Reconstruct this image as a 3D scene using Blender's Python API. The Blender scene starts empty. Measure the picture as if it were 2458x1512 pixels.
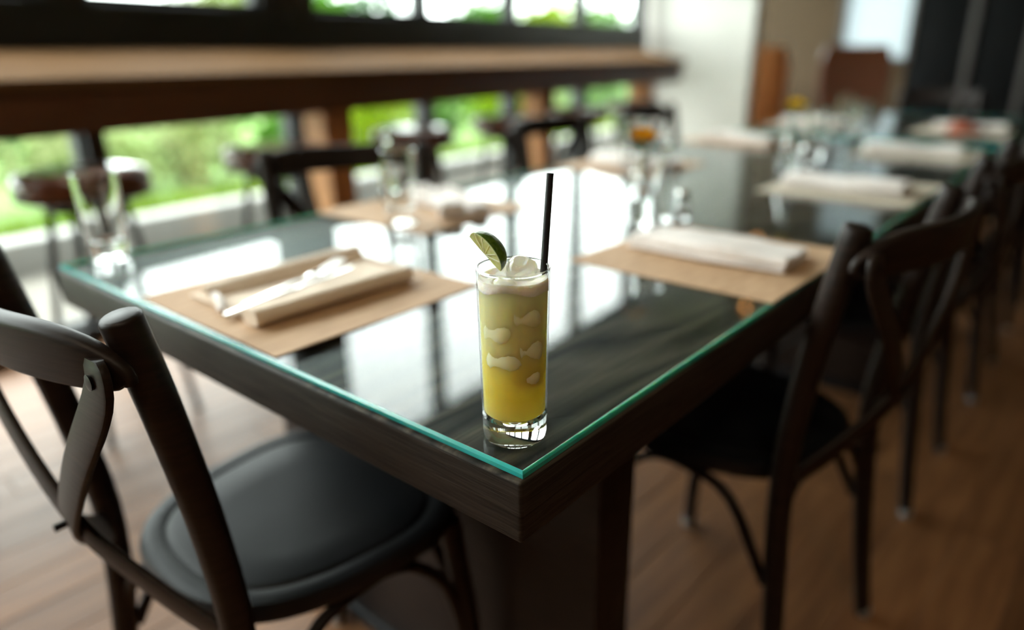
import bpy, bmesh, math, random
from mathutils import Vector, Matrix
R = math.radians
random.seed(7)
sc = bpy.context.scene
C = sc.collection
BA = R(4.9)                                   # the window wall runs 4.9 degrees off the table

# ------------------------------------------------------------------ camera
TH, AZ, RO, FPX = math.atan((756-133)/1708.), R(40.3), R(-.69), 1708.
f = Vector((math.cos(AZ)*math.cos(TH), math.sin(AZ)*math.cos(TH), -math.sin(TH)))
r0 = Vector((math.sin(AZ), -math.cos(AZ), 0)); u0 = r0.cross(f)
r = r0*math.cos(RO)+u0*math.sin(RO); u = u0*math.cos(RO)-r0*math.sin(RO)
cd = bpy.data.cameras.new('camera'); cam = bpy.data.objects.new('camera', cd); C.objects.link(cam)
M = Matrix((r, u, -f)).transposed().to_4x4(); M.translation = (-.373, -.309, 1.07); cam.matrix_world = M
cd.sensor_width = 36; cd.lens = FPX/2458*36; cd.clip_start = .02; cd.clip_end = 300
cd.dof.use_dof = True; cd.dof.focus_distance = .585; cd.dof.aperture_fstop = 1.45
sc.camera = cam
sc.cycles.max_bounces = 10; sc.cycles.diffuse_bounces = 3; sc.cycles.transmission_bounces = 10

# ------------------------------------------------------------------ sky, exposure
w = bpy.data.worlds.new('sky'); sc.world = w; w.use_nodes = True
bg = w.node_tree.nodes['Background']
bg.inputs[0].default_value = (.95, .995, 1.0, 1); bg.inputs[1].default_value = 12.5
sc.view_settings.view_transform = 'Standard'; sc.view_settings.look = 'None'
sc.view_settings.exposure = .22; sc.view_settings.gamma = 1; sc.view_settings.use_curve_mapping = False

# ------------------------------------------------------------------ materials
def newmat(name):
    m = bpy.data.materials.new(name); m.use_nodes = True
    return m, m.node_tree, m.node_tree.nodes['Principled BSDF']
def mat(name, c1, c2=None, rough=.5, scale=6, stretch=(1,1,1), bump=0, spec=.5, metal=0, coat=0, detail=6, lo=.3, hi=.7, dist=0, rnd=0, sss=0, sheen=0):
    m, t, p = newmat(name)
    p.inputs['Roughness'].default_value = rough; p.inputs['Metallic'].default_value = metal
    p.inputs['Specular IOR Level'].default_value = spec; p.inputs['Coat Weight'].default_value = coat
    p.inputs['Base Color'].default_value = (*c1, 1)
    if sss:
        p.inputs['Subsurface Weight'].default_value = 1; p.inputs['Subsurface Radius'].default_value = (1, .8, .5); p.inputs['Subsurface Scale'].default_value = sss
    if c2:
        tc = t.nodes.new('ShaderNodeTexCoord'); mp = t.nodes.new('ShaderNodeMapping'); n = t.nodes.new('ShaderNodeTexNoise'); cr = t.nodes.new('ShaderNodeValToRGB')
        mp.inputs['Scale'].default_value = stretch
        n.inputs['Scale'].default_value = scale; n.inputs['Detail'].default_value = detail; n.inputs['Distortion'].default_value = dist
        t.links.new(tc.outputs['Object'], mp.inputs[0])
        src = mp.outputs[0]
        if rnd:
            oi = t.nodes.new('ShaderNodeObjectInfo'); va = t.nodes.new('ShaderNodeVectorMath'); va.operation = 'ADD'
            mu = t.nodes.new('ShaderNodeMath'); mu.operation = 'MULTIPLY'; mu.inputs[1].default_value = 50
            t.links.new(oi.outputs['Random'], mu.inputs[0]); t.links.new(src, va.inputs[0]); t.links.new(mu.outputs[0], va.inputs[1]); src = va.outputs[0]
        t.links.new(src, n.inputs['Vector'])
        cr.color_ramp.elements[0].position = lo; cr.color_ramp.elements[0].color = (*c1, 1)
        cr.color_ramp.elements[1].position = hi; cr.color_ramp.elements[1].color = (*c2, 1)
        t.links.new(n.outputs[0], cr.inputs[0])
        out = cr.outputs[0]
        if rnd:
            hs = t.nodes.new('ShaderNodeHueSaturation'); mr = t.nodes.new('ShaderNodeMapRange')
            mr.inputs['To Min'].default_value = 1-rnd; mr.inputs['To Max'].default_value = 1+rnd
            t.links.new(oi.outputs['Random'], mr.inputs[0]); t.links.new(mr.outputs[0], hs.inputs['Value']); t.links.new(out, hs.inputs['Color']); out = hs.outputs[0]
        t.links.new(out, p.inputs['Base Color'])
        if bump:
            b = t.nodes.new('ShaderNodeBump'); b.inputs['Strength'].default_value = bump; b.inputs['Distance'].default_value = .002
            t.links.new(n.outputs[0], b.inputs['Height']); t.links.new(b.outputs[0], p.inputs['Normal'])
    return m
def thin_glass(name, ior, tint=(1,1,1), rough=0):
    m, t, p = newmat(name); t.nodes.remove(p)
    fr = t.nodes.new('ShaderNodeFresnel'); ge = t.nodes.new('ShaderNodeNewGeometry'); mr = t.nodes.new('ShaderNodeMapRange')
    mr.inputs['To Min'].default_value = ior; mr.inputs['To Max'].default_value = 1/ior          # both faces of the thin pane reflect alike
    t.links.new(ge.outputs['Backfacing'], mr.inputs[0]); t.links.new(mr.outputs[0], fr.inputs[0])
    tr = t.nodes.new('ShaderNodeBsdfTransparent'); tr.inputs[0].default_value = (*tint, 1)
    gl = t.nodes.new('ShaderNodeBsdfGlossy'); gl.inputs['Roughness'].default_value = rough
    mx = t.nodes.new('ShaderNodeMixShader')
    t.links.new(fr.outputs[0], mx.inputs[0]); t.links.new(tr.outputs[0], mx.inputs[1]); t.links.new(gl.outputs[0], mx.inputs[2])
    t.links.new(mx.outputs[0], t.nodes['Material Output'].inputs[0])
    return m
def glass(name, col=(1,1,1), ior=1.48, rough=0):
    m, t, p = newmat(name)
    p.inputs['Base Color'].default_value = (*col, 1); p.inputs['Transmission Weight'].default_value = 1; p.inputs['IOR'].default_value = ior; p.inputs['Roughness'].default_value = rough
    return m
def emit(name, col, s):
    m, t, p = newmat(name)
    p.inputs['Emission Color'].default_value = (*col, 1); p.inputs['Emission Strength'].default_value = s
    return m
def leafmat(name, c1, c2):
    m, t, p = newmat(name); t.nodes.remove(p)
    n = t.nodes.new('ShaderNodeTexNoise'); n.inputs['Scale'].default_value = 4
    cr = t.nodes.new('ShaderNodeValToRGB'); cr.color_ramp.elements[0].color = (*c1,1); cr.color_ramp.elements[1].color = (*c2,1)
    cr.color_ramp.elements[0].position = .35; cr.color_ramp.elements[1].position = .65
    d = t.nodes.new('ShaderNodeBsdfDiffuse'); tl = t.nodes.new('ShaderNodeBsdfTranslucent'); mx = t.nodes.new('ShaderNodeMixShader'); mx.inputs[0].default_value = .45
    tc = t.nodes.new('ShaderNodeTexCoord'); t.links.new(tc.outputs['Object'], n.inputs['Vector'])
    t.links.new(n.outputs[0], cr.inputs[0]); t.links.new(cr.outputs[0], d.inputs[0]); t.links.new(cr.outputs[0], tl.inputs[0])
    t.links.new(d.outputs[0], mx.inputs[1]); t.links.new(tl.outputs[0], mx.inputs[2]); t.links.new(mx.outputs[0], t.nodes['Material Output'].inputs[0])
    return m
def table_wood(name):
    # dark espresso oak with cathedral grain
    m, t, p = newmat(name)
    p.inputs['Roughness'].default_value = .5; p.inputs['Specular IOR Level'].default_value = .18
    tc = t.nodes.new('ShaderNodeTexCoord'); mp = t.nodes.new('ShaderNodeMapping'); mp.inputs['Scale'].default_value = (.55, 3.2, 9)
    n1 = t.nodes.new('ShaderNodeTexNoise'); n1.inputs['Scale'].default_value = 1.6; n1.inputs['Detail'].default_value = 2; n1.inputs['Distortion'].default_value = .6
    mu = t.nodes.new('ShaderNodeMath'); mu.operation = 'MULTIPLY'; mu.inputs[1].default_value = 20
    fr = t.nodes.new('ShaderNodeMath'); fr.operation = 'PINGPONG'; fr.inputs[1].default_value = 1
    mp2 = t.nodes.new('ShaderNodeMapping'); mp2.inputs['Scale'].default_value = (12, 220, 220)
    n2 = t.nodes.new('ShaderNodeTexNoise'); n2.inputs['Scale'].default_value = 1; n2.inputs['Detail'].default_value = 4
    mx = t.nodes.new('ShaderNodeMath'); mx.operation = 'MULTIPLY'
    cr = t.nodes.new('ShaderNodeValToRGB')
    cr.color_ramp.elements[0].position = .02; cr.color_ramp.elements[0].color = (.010, .008, .007, 1)
    cr.color_ramp.elements[1].position = .75; cr.color_ramp.elements[1].color = (.105, .088, .066, 1)
    L = t.links.new
    L(tc.outputs['Object'], mp.inputs[0]); L(mp.outputs[0], n1.inputs['Vector']); L(n1.outputs[0], mu.inputs[0]); L(mu.outputs[0], fr.inputs[0])
    L(tc.outputs['Object'], mp2.inputs[0]); L(mp2.outputs[0], n2.inputs['Vector'])
    L(fr.outputs[0], mx.inputs[0]); L(n2.outputs[0], mx.inputs[1]); L(mx.outputs[0], cr.inputs[0]); L(cr.outputs[0], p.inputs['Base Color'])
    b = t.nodes.new('ShaderNodeBump'); b.inputs['Strength'].default_value = .5; b.inputs['Distance'].default_value = .0008
    L(mx.outputs[0], b.inputs['Height']); L(b.outputs[0], p.inputs['Normal'])
    return m
MT = {}
MT['table'] = table_wood('espresso_oak')
MT['tableedge'] = mat('espresso_end_grain', (.010,.007,.006), (.040,.030,.024), rough=.5, spec=.18, scale=1, stretch=(9,9,260), bump=.5, detail=5, dist=1.2)
MT['chair'] = mat('ebonised_beech', (.011,.007,.0055), (.024,.014,.010), rough=.45, spec=.2, scale=5, stretch=(3,3,40), bump=.15)
MT['seat'] = mat('black_pressed_seat', (.005,.0055,.0065), (.011,.012,.014), rough=.45, spec=.28, scale=9, bump=.25, detail=8)
MT['foot'] = mat('felt_glide', (.35,.34,.33), rough=.6)
MT['bolt'] = mat('dark_bolt', (.01,.009,.009), rough=.4, metal=.4)
MT['frame'] = mat('black_window_frame', (.012,.013,.014), (.018,.02,.02), rough=.5, scale=3)
MT['pane'] = thin_glass('window_glass', 1.45, (.96,.99,.97))
MT['wall'] = thin_glass('highball_wall', 1.5, (.99,.995,.99))
MT['sheet'] = thin_glass('table_glass', 1.28, (.92,.98,.96))
MT['edge'] = mat('teal_edge_glow', (.02,.36,.34), (.05,.46,.43), rough=.15, scale=30, sss=.004)
MT['clear'] = glass('clear_glass', (.985,.995,.99), 1.48)
MT['plank'] = mat('oak_floor_plank', (.14,.055,.019), (.26,.115,.043), rough=.48, spec=.38, scale=3, stretch=(1.2,14,1), bump=.08, rnd=.22)
MT['subfloor'] = mat('subfloor', (.05,.025,.012), (.07,.035,.016), rough=.8)
MT['bartop'] = mat('honey_bar_top', (.125,.064,.026), (.19,.100,.044), rough=.85, spec=.04, scale=2, stretch=(1,10,10), bump=.1)
MT['apron'] = mat('stained_apron', (.12,.042,.017), (.17,.064,.026), rough=.45, scale=2, stretch=(1,8,8), bump=.1)
MT['barleg'] = mat('orange_oak_leg', (.58,.26,.09), (.70,.34,.125), rough=.5, scale=3, stretch=(8,8,1), bump=.1)
MT['leather'] = mat('brown_leather', (.10,.028,.011), (.15,.045,.018), rough=.3, coat=.6, scale=25, bump=.2)
MT['tanleather'] = mat('tan_leather', (.60,.23,.075), (.68,.28,.10), rough=.4, scale=20, bump=.2)
MT['metal'] = mat('black_steel', (.012,.012,.013), rough=.4, metal=.6)
MT['cream'] = mat('cream_board', (.62,.62,.56), (.68,.68,.62), rough=.55, scale=3, stretch=(1,1,6))
MT['brownwall'] = mat('brown_plaster', (.075,.046,.020), (.095,.058,.026), rough=.8, scale=2)
MT['dark'] = mat('dark_wall', (.008,.009,.010), (.012,.013,.014), rough=.7, spec=.1, scale=2)
MT['ceiling'] = mat('ceiling_boards', (.30,.28,.25), (.36,.34,.31), rough=.8, scale=2)
MT['greytrim'] = mat('grey_trim', (.10,.095,.09), (.13,.125,.12), rough=.5)
MT['paper'] = mat('kraft_paper', (.44,.27,.15), (.56,.36,.21), rough=.75, scale=14, stretch=(1,6,1), bump=.05, lo=.35, hi=.6)
MT['paper2'] = mat('pale_paper', (.55,.47,.36), (.62,.54,.43), rough=.75, scale=10, stretch=(1,5,1))
MT['linen'] = mat('linen', (.80,.74,.70), (.88,.82,.78), rough=.85, scale=60, bump=.3)
MT['linen2'] = mat('cream_linen', (.84,.69,.55), (.90,.76,.62), rough=.85, scale=60, bump=.3)
MT['steel'] = mat('cutlery_steel', (.62,.62,.61), rough=.16, metal=1)
MT['straw'] = mat('black_straw', (.008,.008,.009), (.02,.02,.022), rough=.45, scale=300, bump=.2)
MT['rind'] = mat('lime_rind', (.030,.085,.004), (.085,.15,.012), rough=.3, scale=350, bump=.6, lo=.3, hi=.6)
MT['pith'] = mat('lime_pith', (.62,.66,.30), rough=.4, sss=.002)
MT['flesh'] = mat('lime_flesh', (.50,.52,.17), (.66,.64,.30), rough=.22, scale=220, bump=.5, sss=.004)
MT['membrane'] = mat('lime_membrane', (.72,.70,.45), rough=.35, sss=.003)
MT['foam'] = mat('foam', (.86,.81,.74), (.92,.89,.84), rough=.5, scale=250, bump=.5, sss=.004)
MT['ice'] = glass('ice', (.97,.97,.86), 1.31, .06)
MT['wetice'] = mat('ice_in_drink', (.92,.90,.52), (.94,.92,.60), rough=.25, scale=60, sss=.012, spec=.1)
MT['concrete'] = mat('concrete', (.22,.215,.20), (.27,.265,.25), rough=.85, scale=5)
MT['pave'] = mat('paving', (0.1062,0.0960,0.0808), (0.1360,0.1232,0.1037), rough=.9, scale=3)
MT['soil'] = mat('garden_ground', (.06,.12,.02), (.11,.19,.03), rough=.95, scale=2)
MT['bark'] = mat('bark', (.03,.022,.015), (.06,.045,.03), rough=.9, scale=10)
MT['leaf_y'] = leafmat('yellow_green_leaf', (0.0870,0.1632,0.0043), (0.1741,0.2285,0.0109))
MT['leaf_g'] = leafmat('green_leaf', (0.0326,0.0979,0.0098), (0.0707,0.1632,0.0190))
MT['leaf_p'] = leafmat('pale_lime_leaf', (0.1414,0.1958,0.0544), (0.2448,0.2720,0.1306))
MT['leaf_d'] = leafmat('deep_green_leaf', (0.0163,0.0544,0.0120), (0.0381,0.1034,0.0245))
MT['petal_y'] = leafmat('yellow_petal', (.72,.42,.004), (.80,.55,.01))
MT['petal_o'] = leafmat('orange_petal', (.62,.25,.01), (.72,.36,.02))
MT['petal_c'] = leafmat('coral_petal', (.75,.22,.11), (.80,.30,.17))
MT['stem'] = mat('green_stem', (.06,.13,.02), (.09,.18,.03), rough=.5, scale=20)
MT['water'] = glass('water', (.99,1,.99), 1.33)
MT['rust'] = mat('rust_red', (.36,.06,.02), (.45,.10,.03), rough=.6, scale=30)
MT['white'] = mat('white_ceramic', (.75,.74,.72), rough=.25)
MT['bulb'] = emit('warm_bulb', (1,.42,.10), 10)
MT['brass'] = mat('brass', (.35,.22,.08), rough=.35, metal=1)
MT['concretefar'] = mat('pale_facade', (.16,.155,.145), (.19,.185,.175), rough=.9)
# curtain: thin cloth that lets a little daylight through
def curtain():
    m, t, p = newmat('sheer_curtain'); t.nodes.remove(p)
    d = t.nodes.new('ShaderNodeBsdfDiffuse'); d.inputs[0].default_value = (.5,.52,.53,1)
    tl = t.nodes.new('ShaderNodeBsdfTranslucent'); tl.inputs[0].default_value = (.36,.42,.46,1)
    mx = t.nodes.new('ShaderNodeMixShader'); mx.inputs[0].default_value = .35
    t.links.new(d.outputs[0], mx.inputs[1]); t.links.new(tl.outputs[0], mx.inputs[2]); t.links.new(mx.outputs[0], t.nodes['Material Output'].inputs[0])
    return m
MT['curtain'] = curtain()
# the drink: the sweet part has settled, so the colour deepens downwards
def drinkmat():
    m, t, p = newmat('yellow_cocktail')
    tc = t.nodes.new('ShaderNodeTexCoord'); sp = t.nodes.new('ShaderNodeSeparateXYZ'); mr = t.nodes.new('ShaderNodeMapRange'); cr = t.nodes.new('ShaderNodeValToRGB')
    n = t.nodes.new('ShaderNodeTexNoise'); n.inputs['Scale'].default_value = 38; n.inputs['Detail'].default_value = 2
    ad = t.nodes.new('ShaderNodeMath'); ad.operation = 'MULTIPLY_ADD'; ad.inputs[1].default_value = .28; 
    sb = t.nodes.new('ShaderNodeMath'); sb.operation = 'SUBTRACT'; sb.inputs[1].default_value = .14
    mr.inputs['From Min'].default_value = .02; mr.inputs['From Max'].default_value = .142
    L = t.links.new
    L(tc.outputs['Object'], sp.inputs[0]); L(sp.outputs[2], mr.inputs[0]); L(tc.outputs['Object'], n.inputs['Vector'])
    L(n.outputs[0], ad.inputs[0]); L(mr.outputs[0], ad.inputs[2]); L(ad.outputs[0], sb.inputs[0]); L(sb.outputs[0], cr.inputs[0])
    e = cr.color_ramp.elements
    e[0].position = 0; e[0].color = (.87,.77,.24,1)
    e[1].position = 1; e[1].color = (.90,.89,.56,1)
    for pos, col in ((.22,(.84,.70,.13,1)), (.42,(.89,.79,.20,1)), (.6,(.90,.86,.40,1))):
        k = e.new(pos); k.color = col
    L(cr.outputs[0], p.inputs['Base Color'])
    p.inputs['Subsurface Weight'].default_value = 1; p.inputs['Subsurface Radius'].default_value = (1,.85,.35); p.inputs['Subsurface Scale'].default_value = .022
    p.inputs['Roughness'].default_value = .25; p.inputs['Specular IOR Level'].default_value = .1
    tr = t.nodes.new('ShaderNodeBsdfTransparent'); tr.inputs[0].default_value = (.98,.94,.66,1); mx = t.nodes.new('ShaderNodeMixShader'); mx.inputs[0].default_value = .0
    tl = t.nodes.new('ShaderNodeBsdfTranslucent'); m2 = t.nodes.new('ShaderNodeMixShader'); m2.inputs[0].default_value = .38; L(cr.outputs[0], tl.inputs[0])
    L(p.outputs[0], m2.inputs[1]); L(tl.outputs[0], m2.inputs[2]); L(m2.outputs[0], mx.inputs[1]); L(tr.outputs[0], mx.inputs[2]); L(mx.outputs[0], t.nodes['Material Output'].inputs[0])
    return m
MT['drink'] = drinkmat()

# ------------------------------------------------------------------ mesh helpers
def obj(name, bm, m, parent=None, smooth=True, recalc=True):
    if recalc: bmesh.ops.recalc_face_normals(bm, faces=bm.faces)
    me = bpy.data.meshes.new(name); bm.to_mesh(me); bm.free()
    if smooth:
        for p in me.polygons: p.use_smooth = True
        try: me.set_sharp_from_angle(angle=R(40))
        except Exception: pass
    me.materials.append(MT[m] if isinstance(m, str) else m)
    o = bpy.data.objects.new(name, me); C.objects.link(o)
    if parent: o.parent = parent
    return o
def tag(o, label, cat, group=None, kind=None):
    o['label'] = label; o['category'] = cat
    if group: o['group'] = group
    if kind: o['kind'] = kind
    return o
def thing(name, label, cat, loc=(0,0,0), rotz=0, group=None):
    o = bpy.data.objects.new(name, None); C.objects.link(o); o.empty_display_size = .05
    o.location = loc; o.rotation_euler = (0,0,rotz)
    return tag(o, label, cat, group)
def struct(o):
    o['kind'] = 'structure'; return o
def group_empty(name, rotz=0, loc=(0,0,0)):
    o = bpy.data.objects.new(name, None); C.objects.link(o); o.rotation_euler = (0,0,rotz); o.location = loc; o['kind'] = 'structure'; return o
def addbox(bm, lo, hi, bev=0, seg=2):
    v = [bm.verts.new((x,y,z)) for x in (lo[0],hi[0]) for y in (lo[1],hi[1]) for z in (lo[2],hi[2])]
    fs = [(0,1,3,2),(4,6,7,5),(0,4,5,1),(2,3,7,6),(0,2,6,4),(1,5,7,3)]
    faces = [bm.faces.new([v[i] for i in q]) for q in fs]
    if bev:
        es = list({e for q in faces for e in q.edges})
        bmesh.ops.bevel(bm, geom=es, offset=bev, segments=seg, affect='EDGES', profile=.5)
def box(name, lo, hi, m, parent=None, bev=.003, seg=2):
    bm = bmesh.new(); addbox(bm, lo, hi, bev, seg); return obj(name, bm, m, parent)
def sweep(bm, pts, prof, ref=(0,0,1), caps=True, closed=False):
    """pts: list of points; prof(i,t)->list of (a,b) offsets along side/up axes"""
    pts = [Vector(p) for p in pts]; n = len(pts); rings = []
    ref = Vector(ref)
    for i, p in enumerate(pts):
        if closed: t = pts[(i+1) % n]-pts[i-1]
        else: t = pts[min(i+1,n-1)]-pts[max(i-1,0)]
        t.normalize()
        side = t.cross(ref)
        if side.length < 1e-4: side = t.cross(Vector((1,0,0)))
        side.normalize(); up = side.cross(t)
        rings.append([bm.verts.new(p+side*a+up*b) for a, b in prof(i, i/(n-1))])
    k = len(rings[0])
    for i in range(n if closed else n-1):
        A, B = rings[i], rings[(i+1) % n]
        for j in range(k):
            bm.faces.new((A[j], A[(j+1)%k], B[(j+1)%k], B[j]))
    if caps and not closed:
        bm.faces.new(rings[0][::-1]); bm.faces.new(rings[-1])
    return rings
def circ(ra, rb=None, n=12):
    rb = ra if rb is None else rb
    return [(ra*math.cos(2*math.pi*j/n), rb*math.sin(2*math.pi*j/n)) for j in range(n)]
def rrect(a, b, rad, n=3):
    out = []
    for cx, cy, a0 in ((a-rad,b-rad,0),(-a+rad,b-rad,90),(-a+rad,-b+rad,180),(a-rad,-b+rad,270)):
        for k in range(n+1):
            t = R(a0+90*k/n); out.append((cx+rad*math.cos(t), cy+rad*math.sin(t)))
    return out
def smoothpts(ctrl, n):
    """Catmull-Rom through the control points"""
    P = [Vector(c) for c in ctrl]; P = [P[0]*2-P[1]]+P+[P[-1]*2-P[-2]]; out = []; m = len(P)-3
    for k in range(n+1):
        x = k/n*m; i = min(int(x), m-1); t = x-i
        a,b,c,d = P[i:i+4]
        out.append(.5*((2*b)+(c-a)*t+(2*a-5*b+4*c-d)*t*t+(3*b-a-3*c+d)*t**3))
    return out
def tube(name, ctrl, rad, m, parent=None, n=14, sides=12, ref=(0,0,1), taper=None):
    bm = bmesh.new(); pts = smoothpts(ctrl, n)
    sweep(bm, pts, lambda i,t: circ(rad*(taper(t) if taper else 1), n=sides), ref)
    return obj(name, bm, m, parent)
def lathe(name, prof, m, parent=None, n=40, loc=(0,0,0), closed=False, wob=None):
    bm = bmesh.new(); rings = []
    for rr, z in prof:
        if rr < 1e-6: rings.append([bm.verts.new((0,0,z))])
        else: rings.append([bm.verts.new((rr*math.cos(2*math.pi*j/n), rr*math.sin(2*math.pi*j/n), z+(wob(2*math.pi*j/n) if wob else 0))) for j in range(n)])
    seq = list(zip(rings, rings[1:]))+([(rings[-1], rings[0])] if closed else [])
    for A, B in seq:
        for j in range(n):
            q = (j+1) % n
            if len(A) == 1 and len(B) == 1: break
            if len(A) == 1: bm.faces.new((A[0], B[q], B[j]))
            elif len(B) == 1: bm.faces.new((A[j], A[q], B[0]))
            else: bm.faces.new((A[j], A[q], B[q], B[j]))
    o = obj(name, bm, m, parent); o.location = loc; return o
def poly_prism(bm, poly, z0, z1):
    a = [bm.verts.new((x,y,z0)) for x,y in poly]; b = [bm.verts.new((x,y,z1)) for x,y in poly]
    bm.faces.new(a[::-1]); bm.faces.new(b); k = len(poly)
    for i in range(k): bm.faces.new((a[i], a[(i+1)%k], b[(i+1)%k], b[i]))
def copy_tree(o, parent=None):
    c = o.copy(); C.objects.link(c); c.parent = parent
    for ch in list(o.children):
        if ch.name in C.objects: copy_tree(ch, c)
    return c
def SN(s, n, z=0):
    return Vector((s*math.cos(BA)-n*math.sin(BA), s*math.sin(BA)+n*math.cos(BA), z))

# ================================================================== SETTING
# ---- floor: planks on a subfloor
fl = struct(box('floor', (-5,-4.5,-.06), (11,2.66,-.013), 'subfloor', bev=0))
fl.rotation_euler = (0,0,BA)
pm = {}
def plank_mesh(L):
    if L not in pm:
        bm = bmesh.new(); addbox(bm, (0,-.0615,-.013), (L,.0615,0), .0015, 1)
        me = bpy.data.meshes.new('floor_plank'); bmesh.ops.recalc_face_normals(bm, faces=bm.faces); bm.to_mesh(me); bm.free(); me.materials.append(MT['plank']); pm[L] = me
    return pm[L]
PA = R(-2); pd = Vector((math.cos(PA), math.sin(PA))); pn = Vector((-math.sin(PA), math.cos(PA)))
rr = random.Random(3); cnt = 0
for row in range(-17, 23):
    off = row*.125+.03; t = -1.5-rr.random()*1.2
    while t < 8.0:
        L = rr.choice((1.3,1.6,1.9,2.2)); t1 = t+L
        ok = True
        for tt in (t, t1):
            p = pd*tt+pn*(off+.07); nn = -p.x*math.sin(BA)+p.y*math.cos(BA)
            if nn > 2.6: ok = False
        mid = pd*(t+L/2)+pn*off
        # only the part of the floor the photo can see
        if mid.x < -1.6 or (mid.x > 6.6) or (mid.y < -.9 and mid.x < .4) or (mid.y > 1.2 and mid.x > 4.5): ok = False
        if ok:
            o = bpy.data.objects.new('plank', plank_mesh(L)); C.objects.link(o); o.parent = fl
            p = pd*t+pn*off; mw = Matrix.Rotation(PA,4,'Z'); mw.translation = (p.x,p.y,0)
            o.matrix_local = Matrix.Rotation(-BA,4,'Z') @ mw; cnt += 1
        t = t1+.001
# the planks beyond the limit stay one mesh
bm = bmesh.new(); addbox(bm, (-5,-4.5,-.0129), (11,2.66,-.004))
far = obj('plank_field', bm, 'plank', fl, smooth=False); far['kind'] = 'stuff'

# ---- walls and ceiling
struct(box('ceiling', (-5,-4.5,3.05), (11,2.9,3.15), 'ceiling', bev=0)).rotation_euler = (0,0,BA)
struct(box('wall_right', (-5,-4.6,-.06), (11,-4.5,3.05), 'brownwall', bev=0)).rotation_euler = (0,0,BA)
struct(box('wall_back', (-5.1,-4.5,-.06), (-5,2.9,3.05), 'brownwall', bev=0)).rotation_euler = (0,0,BA)

# ---- window wall (local s,n axes via rotation BA)
WN0, WN1 = 2.66, 2.78
posts = [(-2.75,.06),(-1.8,.06),(-.85,.06),(.08,.06),(.97,.15),(1.965,.31),(2.93,.05),(3.82,.05),(4.77,.05),(5.80,.07)]
wl = group_empty('wall_left', BA)
def wpart(nm, lo, hi, bev=.004): return box(nm, lo, hi, 'frame', wl, bev)
wpart('sill_rail', (-2.79,WN0,-.05), (5.87,WN1,.06))
wpart('transom_rail', (-2.79,WN0-.0,.93), (5.87,WN1,1.275))
wpart('head_rail', (-2.79,WN0,2.80), (5.87,WN1,3.05))
for s, wd in posts:
    wpart('mullion', (s-wd/2,WN0,1.275), (s+wd/2,WN1,2.80))
    wpart('mullion', (s-.035,WN0,.06), (s+.035,WN1,.93))
k = 0
for (a, wa), (b, wb) in zip(posts, posts[1:]):
    k += 1
    wn = group_empty('window_%d' % k, BA)
    A0, A1 = a+wa/2, b-wb/2
    for z0, z1 in ((1.275,2.80),(.06,.93)):
        l0, l1 = (A0, A1) if z0 > 1 else (a+.035, b-.035)
        box('pane', (l0+.02,WN0+.05,z0+.02), (l1-.02,WN0+.056,z1-.02), 'pane', wn, 0)
        bm = bmesh.new()
        addbox(bm, (l0,WN0+.03,z0), (l0+.022,WN1-.03,z1)); addbox(bm, (l1-.022,WN0+.03,z0), (l1,WN1-.03,z1))
        addbox(bm, (l0,WN0+.03,z0), (l1,WN1-.03,z0+.025)); addbox(bm, (l0,WN0+.03,z1-.025), (l1,WN1-.03,z1))
        obj('sash', bm, 'frame', wn, smooth=False)

# ---- cream boarded pier beside the last window
struct(box('wall_left_solid', (-5,2.66,-.05), (-2.79,2.78,3.05), 'brownwall', bev=0)).rotation_euler = (0,0,BA)
pr = group_empty('wall_pier', BA)
box('core', (5.965,1.78,-.05), (6.10,2.80,3.05), 'cream', pr, 0)
zz = 0.0
while zz < 3.0:
    box('board', (5.95,1.79,zz+.003), (5.966,2.655,min(zz+.145,3.05)), 'cream', pr, .002, 1); zz += .148
box('corner_trim', (5.94,1.735,-.0), (6.115,1.79,3.05), 'cream', pr, .003)

# ---- far end of the room
we = group_empty('wall_far', BA)
box('plaster', (8.6,1.62,-.05), (8.75,3.2,3.05), 'brownwall', we, 0)
box('plaster_low', (8.6,.92,-.05), (8.75,1.62,.98), 'brownwall', we, 0)
box('plaster_high', (8.6,.92,2.55), (8.75,1.62,3.05), 'brownwall', we, 0)
box('side_return', (6.1,2.72,-.05), (8.75,2.85,.8), 'brownwall', we, 0)
box('side_header', (6.1,2.72,2.7), (8.75,2.85,3.05), 'brownwall', we, 0)
box('side_jamb', (6.1,2.72,.8), (6.25,2.85,2.7), 'brownwall', we, 0); box('side_jamb', (8.5,2.72,.8), (8.75,2.85,2.7), 'brownwall', we, 0)
ws = group_empty('window_13', BA)
box('pane', (6.25,2.78,.8), (8.5,2.786,2.7), 'pane', ws, 0)
for a in (6.25,7.35,8.44): box('mullion', (a,2.74,.8), (a+.06,2.83,2.7), 'frame', ws, .003)
for a, b in ((.40,.92),(-.10,.34),(-.75,-.16),(-4.5,-.81)):
    box('dark_panel', (8.6,a,-.05), (8.75,b,3.05), 'dark', we, .004)
for a in (.34,-.16,-.81):
    box('vertical_trim', (8.57,a,0), (8.76,a+.06,3.05), 'greytrim', we, .004)
wf = group_empty('window_far', BA)
for lo, hi in (((8.58,.9,.97),(8.74,.95,2.56)),((8.58,1.59,.97),(8.74,1.64,2.56)),((8.58,.9,.95),(8.74,1.64,1.0)),((8.58,.9,2.53),(8.74,1.64,2.57))):
    box('frame', lo, hi, 'greytrim', wf, .003)
box('pane', (8.70,.95,1.0), (8.706,1.59,2.53), 'pane', wf, 0)
bm = bmesh.new(); pts = [(8.66+.012*math.sin(i*1.1), .95+.64*i/60) for i in range(61)]
for a, b in zip(pts, pts[1:]):
    bm.faces.new([bm.verts.new((a[0],a[1],1.0)), bm.verts.new((b[0],b[1],1.0)), bm.verts.new((b[0],b[1],2.53)), bm.verts.new((a[0],a[1],2.53))])
bmesh.ops.remove_doubles(bm, verts=bm.verts, dist=1e-5)
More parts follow.
